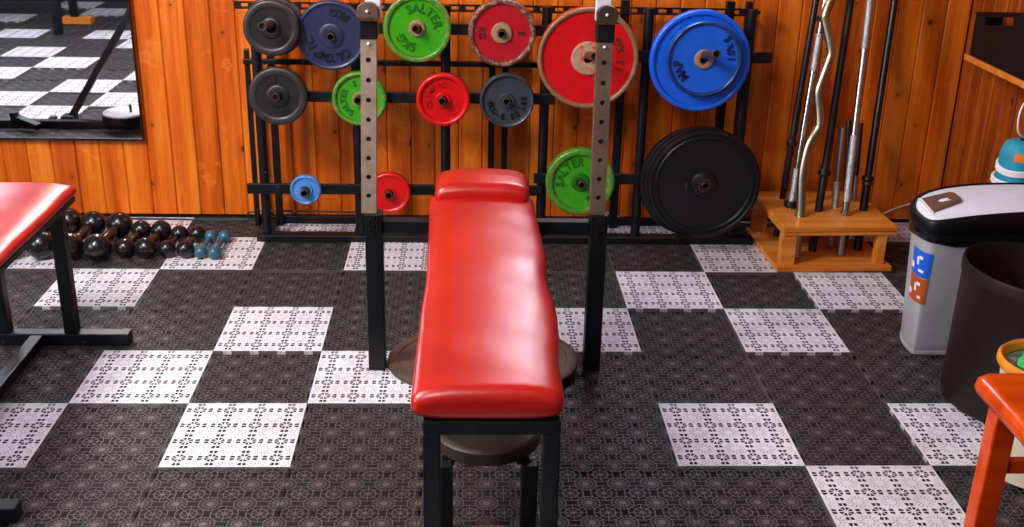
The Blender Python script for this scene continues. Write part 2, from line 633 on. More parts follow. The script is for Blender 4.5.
PW = 0.0862
WTOP = 2.3
wall_back = solo('wall_back', MB().box(-2.4, 2.83, WALL_Y + 0.014, WALL_Y + 0.08, -0.014, WTOP), MAT['backing'], (0, WALL_Y + 0.014, -0.014),
                 kind='structure', smooth=0)
bmesh_full = board_mesh('plank', PW - 0.0012, WTOP - 0.012, MAT['pine'])
x = 2.785 - PW / 2
WIN = (1.22, 1.78, 1.32, 1.82)
MIR = (-1.75, -0.151, 0.300, 1.62)
while x > -2.4:
    o = bpy.data.objects.new('plank', bmesh_full)
    COL.objects.link(o)
    o.parent = wall_back
    o.location = (x, 0, 0.012 + 0.014)
    x -= PW
wall_right = solo('wall_right', MB().box(WALL_X + 0.014, WALL_X + 0.08, -1.7, WALL_Y + 0.08, -0.014, WTOP), MAT['backing'],
                  (WALL_X + 0.014, 0, -0.014), kind='structure', smooth=0)
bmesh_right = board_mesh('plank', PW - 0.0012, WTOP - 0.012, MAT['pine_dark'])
y = WALL_Y - PW / 2
i = 0
while y > -1.65:
    o = bpy.data.objects.new('plank', bmesh_right)
    COL.objects.link(o)
    o.parent = wall_right
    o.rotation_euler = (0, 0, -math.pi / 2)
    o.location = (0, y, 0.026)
    y -= PW
    i += 1
    if i == 5:
        y -= 0.008

# window high on the back wall (above the picture): the daylight that glints on the vinyl
wn = solo('window_1', MB().box(WIN[0], WIN[1], 1.688, 1.694, WIN[2], WIN[3]), MAT['pane_lit'], (WIN[0], 1.69, WIN[2]), kind='structure', smooth=0)
fr = MB()
for x0, x1, z0, z1 in ((WIN[0] - .05, WIN[1] + .05, WIN[2] - .05, WIN[2]), (WIN[0] - .05, WIN[1] + .05, WIN[3], WIN[3] + .05),
                       (WIN[0] - .05, WIN[0], WIN[2], WIN[3]), (WIN[1], WIN[1] + .05, WIN[2], WIN[3]), (1.485, 1.515, WIN[2], WIN[3])):
    fr.box(x0, x1, 1.672, 1.696, z0, z1)
part('window_frame', fr, MAT['white_steel'], wn, smooth=0)

# ceiling lamps (above the picture)
for nm, lx, ly, sx, sy, lb in (('ceiling_lamp', -0.65, -0.35, 0.45, 1.3, 'long white ceiling lamp above the left bench'),
                               ('ceiling_lamp', 0.35, -1.6, 0.6, 1.0, 'short white ceiling lamp above the middle of the room')):
    t = thing(nm, (lx, ly, 2.35), lb, 'lamp')
    part('housing', MB().box(lx - sx / 2, lx + sx / 2, ly - sy / 2, ly + sy / 2, 2.36, 2.42), MAT['lamp_shell'], t, smooth=0, bevel=0.01)
    part('diffuser', MB().box(lx - sx / 2 + .03, lx + sx / 2 - .03, ly - sy / 2 + .03, ly + sy / 2 - .03, 2.345, 2.36), MAT['tube_lit'], t, smooth=0)

# mirror
t = thing('wall_mirror', (-0.95, 1.695, 0.30), 'large wall mirror on the orange pine boards at left', 'mirror')
part('mirror_glass', MB().box(MIR[0], MIR[1] - 0.003, 1.684, 1.6955, MIR[2] + 0.003, MIR[3]), MAT['mirror'], t, smooth=0)
fr = MB().box(MIR[0], MIR[1], 1.681, 1.6955, MIR[2] - 0.003, MIR[2] + 0.003)
fr.box(MIR[1] - 0.003, MIR[1], 1.681, 1.6955, MIR[2] + 0.003, MIR[3])
part('edge_strip', fr, MAT['black'], t, smooth=0)


# ------------------------------------------------------------------ padded benches
def pad_loops(xc, half, y0, y1, ztop, th, n=28, wob=0.0, seed=1, steps=36):
    """rounded pad along y; half(y), ztop(y) functions; ends pulled in"""
    rnd = random.Random(seed)
    ph = [rnd.uniform(0, 6.28) for _ in range(6)]
    loops = []
    L = y1 - y0
    for i in range(steps + 1):
        s = i / steps
        e = 0.5 - 0.5 * math.cos(math.pi * s)
        y = y0 + L * e
        de = min(y - y0, y1 - y)
        er = 0.022
        k = 1.0 if de > er else math.sqrt(max(0.0, 1 - (1 - de / er) ** 2))
        hw = half(y) - er * (1 - k) * 0.9
        tt = th * (0.35 + 0.65 * k)
        zc = ztop(y) - th / 2
        loop = []
        for j in range(n):
            a = 2 * math.pi * j / n
            ca, sa = math.cos(a), math.sin(a)
            ex = 0.42
            px = hw * math.copysign(abs(ca) ** ex, ca)
            pz = tt / 2 * math.copysign(abs(sa) ** 0.62, sa)
            if sa > 0:
                pz += 0.007 * (1 - (px / half(y)) ** 2) * k
                pz += wob * (math.sin(23 * y + ph[0]) * math.sin(19 * px + ph[1]) + 0.6 * math.sin(41 * y + ph[2] + 14 * px))
            px += wob * 0.9 * math.sin(17 * y + ph[3] + (1 if ca > 0 else 3)) * abs(ca)
            loop.append(Vector((xc(y) + px, y, zc + pz)))
        loops.append(loop)
    return loops


def interp(tab):
    def f(y):
        if y <= tab[0][0]:
            return tab[0][1]
        for (a, va), (b, vb) in zip(tab, tab[1:]):
            if y <= b:
                u = (y - a) / (b - a)
                u = u * u * (3 - 2 * u)
                return va + (vb - va) * u
        return tab[-1][1]
    return f


# middle bench
bench = thing('weight_bench', (1.043, 0.05, 0), 'red vinyl weight bench on black steel legs in the middle of the room', 'bench')
lx = interp([(-.44, .909), (-.30, .910), (-.15, .914), (.06, .919), (.27, .919), (.44, .915), (.52, .912)])
rx = interp([(-.44, 1.177), (-.30, 1.177), (-.20, 1.183), (-.10, 1.186), (-.02, 1.182), (.06, 1.176), (.18, 1.180), (.27, 1.179), (.34, 1.176), (.44, 1.171), (.52, 1.169)])
ztp = lambda y: 0.46 + 0.062 * y
mb = MB().loft(pad_loops(lambda y: (lx(y) + rx(y)) / 2, lambda y: (rx(y) - lx(y)) / 2 + .007, -0.448, 0.53, ztp, 0.062, wob=0.0009, seed=3, steps=60, n=40))
part('seat_pad', mb, MAT['vinyl'], bench, smooth=80)
mb = MB().loft(pad_loops(lambda y: 1.043, lambda y: 0.121, 0.47, 0.61, lambda y: 0.532 - 0.1 * (0.54 - y) * (1 if y < .54 else 0), 0.06, wob=0.0008, seed=5, steps=24))
part('head_pad', mb, MAT['vinyl'], bench, smooth=80)
part('pad_board', MB().add([(0.925, -.432, .372), (1.165, -.432, .372), (1.165, .48, .426), (.925, .48, .426),
                            (0.925, -.432, .384), (1.165, -.432, .384), (1.165, .48, .440), (.925, .48, .440)],
                           [(3, 2, 1, 0), (4, 5, 6, 7), (0, 1, 5, 4), (1, 2, 6, 5), (2, 3, 7, 6), (3, 0, 4, 7)]), MAT['black'], bench, smooth=0)
for s in (0, 1):
    xx = 0.924 if s == 0 else 1.146
    part('leg', MB().box(xx, xx + 0.032, -.446, -.414, 0.0, 0.345), MAT['black_worn'], bench, smooth=0, bevel=0.003)
part('front_rail', MB().box(0.924, 1.178, -.446, -.414, 0.345, 0.374), MAT['black_worn'], bench, smooth=0, bevel=0.003)
for s in (0, 1):
    x0 = 0.951 if s == 0 else 1.117
    x1 = 0.977 if s == 0 else 1.152
    part('inner_leg', MB().box(x0, x1, -.265, -.235, 0.0, 0.164), MAT['black_worn'], bench, smooth=0, bevel=0.003)
part('shelf_bar', MB().box(0.977, 1.117, -.19, -.165, 0.150, 0.164), MAT['black'], bench, smooth=0, bevel=0.002)
for xx in (0.955, 1.11):
    part('side_rail', MB().add([(xx, -.42, .350), (xx + .025, -.42, .350), (xx + .025, .48, .402), (xx, .48, .402),
                                (xx, -.42, .372), (xx + .025, -.42, .372), (xx + .025, .48, .426), (xx, .48, .426)],
                               [(3, 2, 1, 0), (4, 5, 6, 7), (0, 1, 5, 4), (1, 2, 6, 5), (2, 3, 7, 6), (3, 0, 4, 7)]), MAT['black'], bench, smooth=0)
for xx in (0.955, 1.11):
    part('rear_leg', MB().box(xx, xx + .025, 0.27, 0.295, 0.0, 0.392), MAT['black'], bench, smooth=0)
for xx in (0.955, 1.11):
    part('shelf_rail', MB().box(xx, xx + .025, -.235, -.012, 0.150, 0.164), MAT['black'], bench, smooth=0)
part('hanger', MB().box(1.03, 1.055, -.030, -.012, 0.164, 0.372), MAT['black'], bench, smooth=0)
part('shelf_cross', MB().box(0.980, 1.110, -.030, -.012, 0.150, 0.164), MAT['black'], bench, smooth=0)


def flat_plate(name, c, R, th, mat, label, group=None):
    p = [(0.014, 0), (R - .004, 0), (R, .004), (R, th - .005), (R - .006, th), (R * .84, th), (R * .82, th - .004), (R * .3, th - .004),
         (R * .28, th), (0.014, th)]
    return solo(name, MB().lathe(p, c, (0, 0, 1), 56), mat, c, label, 'weight plate', group)


flat_plate('weight_plate', (1.047, -0.150, 0.164), 0.116, 0.034, MAT['iron_dark'], 'dark round plate stored under the front of the red bench')
flat_plate('weight_plate', (1.049, -0.352, 0.0), 0.098, 0.022, MAT['rust'], 'brown round plate flat on the floor between the bench front legs')
flat_plate('weight_plate', (0.960, 0.528, 0.0), 0.171, 0.018, MAT['rust'], 'brown iron plate on the floor beside the left upright, below the bench')
flat_plate('weight_plate', (1.124, 0.508, 0.018), 0.186, 0.014, MAT['rust'], 'brown iron plate on the floor beside the right upright, below the bench')

# squat stand around the bench head
stand = thing('squat_stand', (1.05, 0.5, 0), 'black squat stand with perforated steel uprights astride the bench', 'squat stand')


def perforated(xb, xt, yc, z0, z1, wd, dp, holes, r=0.0065):
    """channel with real holes in its front plate, leaning from xb to xt"""
    mb = MB()
    xc = lambda z: xb + (xt - xb) * (z - z0) / (z1 - z0)
    yf = yc - dp / 2
    zs = sorted(holes)
    prev = z0
    n = 16

    def ring(zc, rad):
        return [(xc(zc) + rad * math.cos(2 * math.pi * k / n), yf, zc + rad * math.sin(2 * math.pi * k / n)) for k in range(n)]

    def sq(zc, hh):
        o = []
        for k in range(n):
            a = 2 * math.pi * k / n
            ca, sa = math.cos(a), math.sin(a)
            m = max(abs(ca), abs(sa))
            zz = zc + hh * sa / m
            o.append((xc(zz) + wd / 2 * ca / m, yf, zz))
        return o
    for zc in zs:
        hh = 0.016
        a, b = prev, zc - hh
        if b > a + 1e-4:
            mb.add([(xc(a) - wd / 2, yf, a), (xc(a) + wd / 2, yf, a), (xc(b) + wd / 2, yf, b), (xc(b) - wd / 2, yf, b)], [(0, 1, 2, 3)])
        s, q = sq(zc, hh), ring(zc, r)
        deep = [(p[0], p[1] + 0.004, p[2]) for p in q]
        mb.add(s + q + deep, [(k, (k + 1) % n, n + (k + 1) % n, n + k) for k in range(n)] +
               [(n + k, n + (k + 1) % n, 2 * n + (k + 1) % n, 2 * n + k) for k in range(n)])
        prev = zc + hh
    a, b = prev, z1
    mb.add([(xc(a) - wd / 2, yf, a), (xc(a) + wd / 2, yf, a), (xc(b) + wd / 2, yf, b), (xc(b) - wd / 2, yf, b)], [(0, 1, 2, 3)])
    yb = yc + dp / 2
    B = [(xc(z0) - wd / 2, z0), (xc(z0) + wd / 2, z0), (xc(z1) + wd / 2, z1), (xc(z1) - wd / 2, z1)]
    vv = [(p[0], yf, p[1]) for p in B] + [(p[0], yb, p[1]) for p in B]
    mb.add(vv, [(0, 4, 5, 1), (1, 5, 6, 2), (2, 6, 7, 3), (3, 7, 4, 0), (4, 7, 6, 5)])
    return mb


HZ = [0.496 + 0.0495 * k for k in range(8)]
for side, xb, xt, xs in ((-1, 0.753, 0.764, 0.764), (1, 1.341, 1.337, 1.346)):
    part('sleeve', MB().box(xs - .0225, xs + .0225, 0.478, 0.523, 0.0, 0.448), MAT['black_worn'], stand, smooth=0, bevel=0.003)
    up_ = part('upright', perforated(xb, xt, 0.500, 0.449, 0.905, 0.038, 0.034, HZ), MAT['steel' if side < 0 else 'steel_brown'], stand, smooth=0)
    part('hole_shade', MB().add([(xb - .008, .489, .47), (xb + .008, .489, .47), (xt + .008, .489, .9), (xt - .008, .489, .9)], [(0, 1, 2, 3)]), MAT['cord_black'], up_, smooth=0)  # black sheet standing in for the shade inside the channel
    part('grip_band', MB().box(xt - .0225, xt + .0225, 0.479, 0.521, 0.893, 0.942), MAT['rubber'], stand, smooth=0, bevel=0.004)
    arc = [(xt - .024, .940), (xt + .026, .940), (xt + .027, .965)] + \
          [(xt + .001 + .026 * math.cos(a), .965 + .018 * math.sin(a)) for a in [math.pi * k / 8 for k in range(1, 8)]] + [(xt - .025, .965)]
    mb = MB()
    nA = len(arc)
    mb.add([(p[0], .466, p[1]) for p in arc] + [(p[0], .486, p[1]) for p in arc],
           [tuple(range(nA)), tuple(reversed(range(nA, 2 * nA)))] + [(k, nA + k, nA + (k + 1) % nA, (k + 1) % nA) for k in range(nA)])
    sd = part('bar_hook', mb, MAT['saddle' if side < 0 else 'saddle_dark'], stand, smooth=30, bevel=0.002)
    part('bolt', MB().sphere((xt, .465, .962), .0042, 10, 6), MAT['white_steel'], sd)
    part('hook_lip', MB().box(xt - .026, xt + .028, .462, .468, .940, .948), MAT['peg'], sd, smooth=0)
    part('bolt', MB().sphere((xt, .482, .882), .0042, 10, 6), MAT['white_steel'], up_)
    dx = .012 if side < 0 else -.006
    part('upper_tube', MB().box(xt - .018 + dx, xt + .018 + dx, 0.490, 0.520, 0.942, 1.12), MAT['white_steel'], stand, smooth=0, bevel=0.002)
    ch = MB()
    for k in range(4):
        ch.tube([(xs + .006 * (-1) ** k + .005 * math.cos(a), .474, .438 - .011 * k + .009 * math.sin(a)) for a in [2 * math.pi * j / 10 for j in range(11)]], .0016, 6, False)
    part('chain', ch, MAT['dark_metal'], stand)
part('crossbar', MB().box(0.7865, 1.3235, 0.485, 0.515, 0.392, 0.4285), MAT['black'], stand, smooth=0, bevel=0.003)

# left bench
lb = thing('weight_bench', (-0.18, 0.2, 0), 'red vinyl bench cut off by the left edge, beside the dumbbells', 'bench')
mb = MB().loft(pad_loops(lambda y: -0.196, lambda y: 0.138, -0.42, 0.726, lambda y: 0.446, 0.036, wob=0.001, seed=9, steps=48))
part('seat_pad', mb, MAT['vinyl'], lb, smooth=80)
part('pad_board', MB().box(-.325, -.066, -.40, .718, .396, .4125), MAT['black'], lb, smooth=0, bevel=0.003)
for yy in (0.645, -0.20):
    for xx in (-.282, -.096):
        part('leg', MB().box(xx - .018, xx + .018, yy - .018, yy + .018, .036, .396), MAT['black_worn'], lb, smooth=0, bevel=0.003)
    part('foot_bar', MB().box(-.42, .063, yy - .02, yy + .02, 0, .036), MAT['black_worn'], lb, smooth=0, bevel=0.003)
part('spine_bar', MB().box(-.206, -.172, -.18, .625, .002, .034), MAT['black_worn'], lb, smooth=0, bevel=0.003)

# ------------------------------------------------------------------ plate rack
rack = thing('plate_rack', (1.12, 1.52, 0), 'black steel tube rack full of weight plates against the pine wall', 'rack')
for px_ in (0.307, 0.632, 0.931, 1.265, 1.603, 1.945):
    po = part('front_post', MB().tube([(px_, 1.482, 0.024), (px_, 1.482, 0.822)], 0.0165, 14), MAT['black_worn'], rack)
for px_, ww in ((0.246, .016), (0.327, .024), (1.090, .022), (1.137, .022), (1.542, .030), (1.905, .03), (1.97, .022)):
    part('rear_post', MB().box(px_ - ww / 2, px_ + ww / 2, 1.618, 1.642, 0.0, 0.826 if px_ > .3 else .64), MAT['black'], rack, smooth=0, bevel=0.002)
part('front_base_bar', MB().box(0.272, 2.024, 1.455, 1.505, 0.0, 0.024), MAT['black_worn'], rack, smooth=0, bevel=0.003)
part('rear_base_bar', MB().box(0.235, 2.0, 1.643, 1.668, 0.0, 0.03), MAT['black'], rack, smooth=0, bevel=0.003)
for xx in (0.307, 1.13, 1.945):
    part('side_base_bar', MB().box(xx - .014, xx + .014, 1.505, 1.643, 0.0, 0.02), MAT['black'], rack, smooth=0)
# perforated top rail
mb = MB()
x0 = 0.222
mb.box(0.222, 1.995, 1.592, 1.618, 0.782, 0.787)
mb.box(0.222, 1.995, 1.6, 1.606, 0.800, 0.806)
while x0 < 1.99:
    mb.box(x0, x0 + .022, 1.6, 1.606, 0.787, 0.800)
    x0 += .0503
part('top_rail', mb, MAT['black'], rack, smooth=0)
part('mid_rail', MB().box(0.238, 1.40, 1.597, 1.615, 0.594, 0.612), MAT['black'], rack, smooth=0, bevel=0.002)
for nm, x0, x1, z in (('peg_bar', .34, 1.30, .748), ('peg_bar', .28, 1.30, .519), ('peg_bar', .252, 1.265, .195), ('peg_bar', 1.235, 2.02, .668), ('peg_bar', 1.235, 1.97, .240)):
    part(nm, MB().box(x0, x1, 1.452, 1.4655, z - .018, z + .018), MAT['black_worn'], rack, smooth=0, bevel=0.002)


def arc_text(txt, R, mid, h, mode):
    """list of (char, centre u, v, right vec, up vec)"""
    adv = h * 0.86
    out = []
    n = len(txt)
    for i_, ch in enumerate(txt):
        s = (i_ - (n - 1) / 2) * adv / R
        a = math.radians(mid) + (-s if mode == 'out' else s)
        ur = (math.cos(a), math.sin(a))
        if mode == 'out':
            out.append((ch, R * ur[0], R * ur[1], (ur[1], -ur[0]), ur))
        else:
            out.append((ch, R * ur[0], R * ur[1], (-ur[1], ur[0]), (-ur[0], -ur[1])))
    return out


GLYPH = {}


def glyph(ch):
    if ch not in GLYPH:
        cu = bpy.data.curves.new('glyph', 'FONT')
        cu.body = ch
        cu.size = 1.0
        cu.extrude = 0.5
        cu.offset = 0.025
        cu.resolution_u = 3
        ob = bpy.data.objects.new('glyph', cu)
        COL.objects.link(ob)
        bpy.context.view_layer.update()
        dg = bpy.context.evaluated_depsgraph_get()
        me = bpy.data.meshes.new_from_object(ob.evaluated_get(dg))
        vs_ = [v.co.copy() for v in me.vertices]
        fs = [tuple(p.vertices) for p in me.polygons]
        bpy.data.objects.remove(ob)
        bpy.data.meshes.remove(me)
        if vs_:
            cx = (min(v.x for v in vs_) + max(v.x for v in vs_)) / 2
            cy = (min(v.y for v in vs_) + max(v.y for v in vs_)) / 2
            H = 0.70
            vs_ = [Vector(((v.x - cx) / H, (v.y - 0.35) / H, v.z)) for v in vs_]
        GLYPH[ch] = (vs_, fs)
    return GLYPH[ch]


def letters(mb, items, h, cx, yface, cz, depth):
    for ch, u, v, rv, uv in items:
        if ch == ' ':
            continue
        vs_, fs = glyph(ch)
        mb.add([(cx + u + (p.x * rv[0] * .95 + p.y * uv[0]) * h, yface - p.z * 2 * depth, cz + v + (p.x * rv[1] * .95 + p.y * uv[1]) * h) for p in vs_], fs)
    return mb


def plate(label, c, R, th, mats, style='iron', texts=(), group=None, rim=0.87, hub=0.27, recess=0.009, lift=0.0):
    """upright plate facing -y; c = centre of the front face"""
    cx, yf, cz = c
    cz -= .0065
    body, rim_m, hub_m, txt_m = mats
    o = thing('weight_plate', (cx, yf + th / 2, cz - R), label, 'weight plate', group)
    org, ax = (cx, yf + th, cz), (0, -1, 0)
    hr = 0.0152
    # body: side wall, recessed face, back
    p = [(hr, 0.0), (R * .9, 0.0), (R - .002, .003), (R, .008), (R, th - .008), (R * (rim + .01), th - .008), (R * (rim + .01), th - recess),
         (R * .9 * rim, th - recess - .001), (R * hub, th - recess), (hr, th - recess)]
    part('disc', MB().lathe(p, org, ax, 64), body, o, smooth=35)
    # rim bead
    ri = R * rim
    p = [(R - .0004, th - .0085), (R - .0012, th - .003), (R - .005, th), (ri + .004, th - .0005), (ri, th - .003), (ri - .0015, th - recess - .0005), (ri, th - .0095)]
    part('rim', MB().lathe(p, org, ax, 64), rim_m, o, smooth=50)
    # hub boss
    rh = R * hub
    p = [(hr, th - recess - .002), (rh + .003, th - recess - .002), (rh + .001, th - recess + .002), (rh - .002, th - .0005 + lift), (hr + .008, th + .001 + lift), (hr, th + lift)]
    part('hub', MB().lathe(p, org, ax, 40), hub_m, o, smooth=40)
    if texts:
        for txt, rr, mid, h, mode in texts:
            h *= 1.18
            part('lettering', letters(MB(), arc_text(txt, R * rr, mid, h, mode), h, cx, yf + recess, cz, 0.0026), txt_m, o, smooth=0)
    return o


def peg(cx, cz, y1, rise=0.0, r=0.0132):
    """hollow tube peg from the rack towards the room"""
    cz -= .0065
    a, b = Vector((cx, 1.455, cz)), Vector((cx, y1, cz + rise))
    ax = b - a
    L = ax.length
    pr = part('peg', MB().lathe([(r, 0), (r, L - .001), (r - .001, L), (r - .0035, L), (r - .0038, L - .03), (0.0, L - .032)], a, ax, 20, closed=False), MAT['peg'], rack, smooth=40)
    part('bore_shade', MB().lathe([(r - .004, L - .012), (0, L - .012)], a, ax, 16, closed=False), MAT['cord_black'], pr, smooth=0)  # black disc painted as the dark inside of the tube


WORN = rgb(142, 112, 84)
P_blk = paint('plate_black', 20, 18, 20, 0.42)
P_blk_rim = paint('plate_black_rim', 40, 35, 35, 0.42)
P_navy = paint('plate_navy', 32, 35, 70, 0.4)
P_navy_t = paint('plate_navy_letters', 7, 8, 22, 0.4)
P_grn = paint('plate_green', 52, 146, 10, 0.3, coat=0.3)
P_grn_rim = paint('plate_green_rim_worn', 50, 124, 18, 0.35, wear=rgb(132, 118, 66), amt=0.50)
P_grn_t = paint('plate_green_letters', 30, 96, 10, 0.35)
P_worn = paint('worn_iron_hub', 150, 116, 86, 0.45)
P_red = paint('plate_red', 200, 6, 10, 0.3, coat=0.3)
P_red_t = paint('plate_red_letters', 150, 6, 12, 0.35)
P_crim = paint('plate_crimson', 168, 10, 28, 0.32, coat=0.3)
P_crim_rim = paint('plate_crimson_rim', 96, 44, 38, 0.4, wear=rgb(150, 120, 96), amt=0.5)
P_crim_t = paint('plate_crimson_letters', 70, 20, 22, 0.4)
P_red9 = paint('plate_scarlet', 198, 8, 14, 0.3, wear=rgb(240, 90, 90), amt=0.74, coat=0.3)
P_red9_rim = paint('plate_scarlet_rim', 138, 96, 66, 0.4, wear=rgb(96, 76, 58), amt=0.55)
P_red9_hub = paint('plate_scarlet_hub', 168, 140, 112, 0.45, wear=rgb(214, 40, 40), amt=0.52)
P_red9_t = paint('plate_scarlet_letters', 84, 34, 22, 0.4)
P_slate = paint('plate_slate', 48, 52, 60, 0.42, wear=rgb(84, 78, 76), amt=0.6)
P_slate_t = paint('plate_slate_letters', 5, 6, 8, 0.42)
P_blue = paint('plate_blue', 18, 92, 212, 0.28, wear=rgb(30, 60, 110), amt=0.74, coat=0.3)
P_blue_rim = paint('plate_blue_rim', 14, 50, 120, 0.3, wear=rgb(40, 60, 84), amt=0.48)
P_blue_t = paint('plate_blue_letters', 8, 30, 80, 0.35)
P_sky = paint('plate_small_blue', 70, 124, 190, 0.35, wear=rgb(150, 170, 196), amt=0.6)

g = 'plates on the rack'
plate('pair of black plates on the top left peg, the front one', (0.378, 1.375, 0.763), 0.0895, 0.030, (P_blk, P_blk_rim, P_blk, P_slate_t), texts=(('5', .56, 128, .016, 'out'), ('KG', .60, 300, .014, 'out')), group=g, rim=.74, hub=.36, recess=.004)
plate('black plate mostly hidden behind another on the top left peg', (0.383, 1.4075, 0.764), 0.0955, 0.030, (P_blk, P_blk_rim, P_blk, P_slate_t), group=g, rim=.74, hub=.36, recess=.004)
plate('navy blue plate with raised olympic lettering, top row', (0.564, 1.405, 0.736), 0.1127, 0.036, (P_navy, P_navy, P_navy, P_navy_t), texts=(('OLYMPIC', .64, 250, .0240, 'out'), ('8KG', .66, 66, .021, 'in')), group=g, rim=.88, hub=.35, recess=.004)
plate('charcoal plate at the left end of the second row', (0.382, 1.405, 0.535), 0.0968, 0.034, (P_blk, P_blk_rim, P_blk, P_slate_t), texts=(('2.5', .58, 112, .015, 'out'), ('KG', .58, 290, .014, 'out')), group=g, rim=.74, hub=.38, recess=.004)
plate('small green plate partly behind the left upright', (0.648, 1.405, 0.529), 0.0906, 0.034, (P_grn, P_grn_rim, P_worn, P_grn_t), texts=(('SALTER', .60, 195, .0165, 'out'), ('2.5', .60, 90, .015, 'out')), group=g, rim=.84, hub=.25)
plate('large green plate reading five kilograms, top row', (0.841, 1.405, 0.763), 0.1104, 0.036, (P_grn, P_grn_rim, P_worn, P_grn_t), texts=(('SALTER', .60, 62, .0235, 'out'), ('5KG', .56, 234, .0235, 'out')), group=g, rim=.84, hub=.24)
plate('bright red plate in the second row with red rim', (0.924, 1.41, 0.528), 0.0893, 0.034, (P_red, P_red, P_red, P_red_t), texts=(('OLYMPIC', .56, 145, .0165, 'out'),), group=g, rim=.82, hub=.27)
plate('crimson plate with worn brown rim and hub, top row', (1.115, 1.405, 0.752), 0.110, 0.036, (P_crim, P_crim_rim, P_worn, P_crim_t), texts=(('5', .58, 0, .018, 'in'), ('KG', .60, 180, .018, 'in')), group=g, rim=.85, hub=.30)
plate('slate grey plate reading four kilograms beside the bright red one', (1.136, 1.41, 0.528), 0.0912, 0.034, (P_slate, P_slate, P_slate, P_slate_t), texts=(('4KG-8.80', .61, 246, .0165, 'in'), ('LBS', .61, 352, .0155, 'in')), group=g, rim=.88, hub=.27)
plate('big scarlet fifteen kilogram plate behind the right upright', (1.399, 1.40, 0.674), 0.1667, 0.042, (P_red9, P_red9_rim, P_red9_hub, P_red9_t), texts=(('15', .64, -12, .022, 'in'), ('KG', .64, 25, .022, 'in')), group=g, rim=.91, hub=.325)
plate('wide bright blue plate behind a smaller blue plate', (1.770, 1.405, 0.669), 0.1675, 0.034, (P_blue, P_blue, P_blue, P_blue_t), group=g, rim=.90, hub=.2)
plate('smaller blue ten kilogram plate in front of a wider one', (1.776, 1.372, 0.682), 0.1237, 0.030, (P_blue, P_blue_rim, P_worn, P_blue_t), texts=(('MAP', .70, 205, .024, 'out'), ('10kg', .72, 22, .021, 'in')), group=g, rim=.91, hub=.25)
plate('small light blue plate on the bottom row', (0.455, 1.42, 0.207), 0.0528, 0.026, (P_sky, P_sky, P_sky, P_blue_t), group=g, rim=.80, hub=.42, recess=.004)
plate('small red plate on the bottom row beside the left upright', (0.739, 1.415, 0.200), 0.0734, 0.032, (P_red, P_red, P_red, P_red_t), group=g, rim=.80, hub=.30, recess=.004)
plate('green plate on the bottom row behind the right upright', (1.392, 1.405, 0.248), 0.1186, 0.036, (P_grn, P_grn_rim, P_grn_t, P_grn_t), texts=(('SALTER', .60, 138, .0235, 'out'), ('5KG', .60, 320, .022, 'out')), group=g, rim=.80, hub=.26)


def bumper(label, c, R, th, front):
    cx, yf, cz = c
    o = thing('bumper_plate', (cx, yf + th / 2, cz - R), label, 'weight plate', g)
    org, ax = (cx, yf + th, cz), (0, -1, 0)
    p = [(.016, 0), (R - .006, 0), (R, .006), (R, th - .008), (R - .003, th - .002), (R - .008, th), (R * .93, th), (R * .915, th - .004), (R * .89, th - .004),
         (R * .875, th - .001), (R * .84, th - .001), (R * .82, th - .006), (R * .5, th - .010), (R * .26, th - .008), (.016, th - .008)]
    part('disc', MB().lathe(p, org, ax, 72), MAT['rubber'], o, smooth=28)
    if front:
        p = [(.016, th - .010), (R * .25, th - .010), (R * .22, th - .002), (R * .15, th + .004), (.016, th + .004)]
        part('hub', MB().lathe(p, org, ax, 40), MAT['rubber'], o, smooth=30)
        part('hub_ring', MB().lathe([(.0155, th + .003), (.024, th + .003), (.024, th + .006), (.0155, th + .006)], org, ax, 32), MAT['iron_dark'], o)
        mk = MB()
        letters(mk, [('4', -.062, .0, (0, 1), (-1, 0)), ('4', -.062, -.012, (1, 0), (0, 1))], .012, cx, yf + .0085, cz, .0008)
        part('stamp', mk, MAT['peg'], o, smooth=0)
    return o


bumper('front black rubber bumper plate at the bottom right of the rack', (1.808, 1.350, 0.254), 0.192, 0.030, True)
bumper('middle one of the three stacked black bumper plates', (1.802, 1.381, 0.249), 0.195, 0.030, False)
bumper('rearmost of the three stacked black bumper plates', (1.796, 1.412, 0.243), 0.197, 0.030, False)

for cx, cz, y1, rise in ((0.380, .766, 1.215, .032), (.564, .736, 1.388, 0), (.381, .537, 1.37, .004), (.645, .53, 1.385, 0), (.838, .765, 1.375, .003), (.921, .53, 1.385, 0), (1.114, .752, 1.39, 0),
                         (1.134, .53, 1.39, 0), (1.398, .676, 1.21, .045), (1.775, .680, 1.20, .055), (.455, .208, 1.385, 0), (.739, .201, 1.39, 0), (1.394, .249, 1.375, 0), (1.808, .262, 1.335, 0)):
    peg(cx, cz, y1, rise)

# ------------------------------------------------------------------ dumbbells
near = [(-.506, 1.29, .0475), (-.406, 1.288, .0474), (-.3105, 1.282, .0457), (-.217, 1.271, .0463), (-.137, 1.304, .0328), (-.0665, 1.300, .0351), (0.0015, 1.306, .0295), (.063, 1.302, .0302), (.114, 1.297, .0221), (.1605, 1.290, .0230)]
far = [(-.496, 1.54, .046), (-.393, 1.530, .0457), (-.3015, 1.509, .0442), (-.208, 1.498, .0448), (-.1285, 1.476, .0340), (-.0575, 1.466, .0358), (.0095, 1.450, .0298), (.0705, 1.449, .0299), (.1175, 1.445, .0225), (.1645, 1.446, .0226)]
dl = ['black globe dumbbell at the far left, hidden behind the bench pad', 'large black globe dumbbell left of the bench leg',
      'large black globe dumbbell right behind the bench leg', 'fourth and rightmost of the large black globe dumbbells',
      'medium black globe dumbbell next to the large ones', 'medium black globe dumbbell, second from the large ones',
      'smaller black globe dumbbell, third from the blue-green ones', 'smaller black globe dumbbell right beside the blue-green ones',
      'small blue-green globe dumbbell touching the black ones', 'small blue-green globe dumbbell at the right end of the row']
dl[6] = 'smaller black globe dumbbell, second from the blue-green pair'
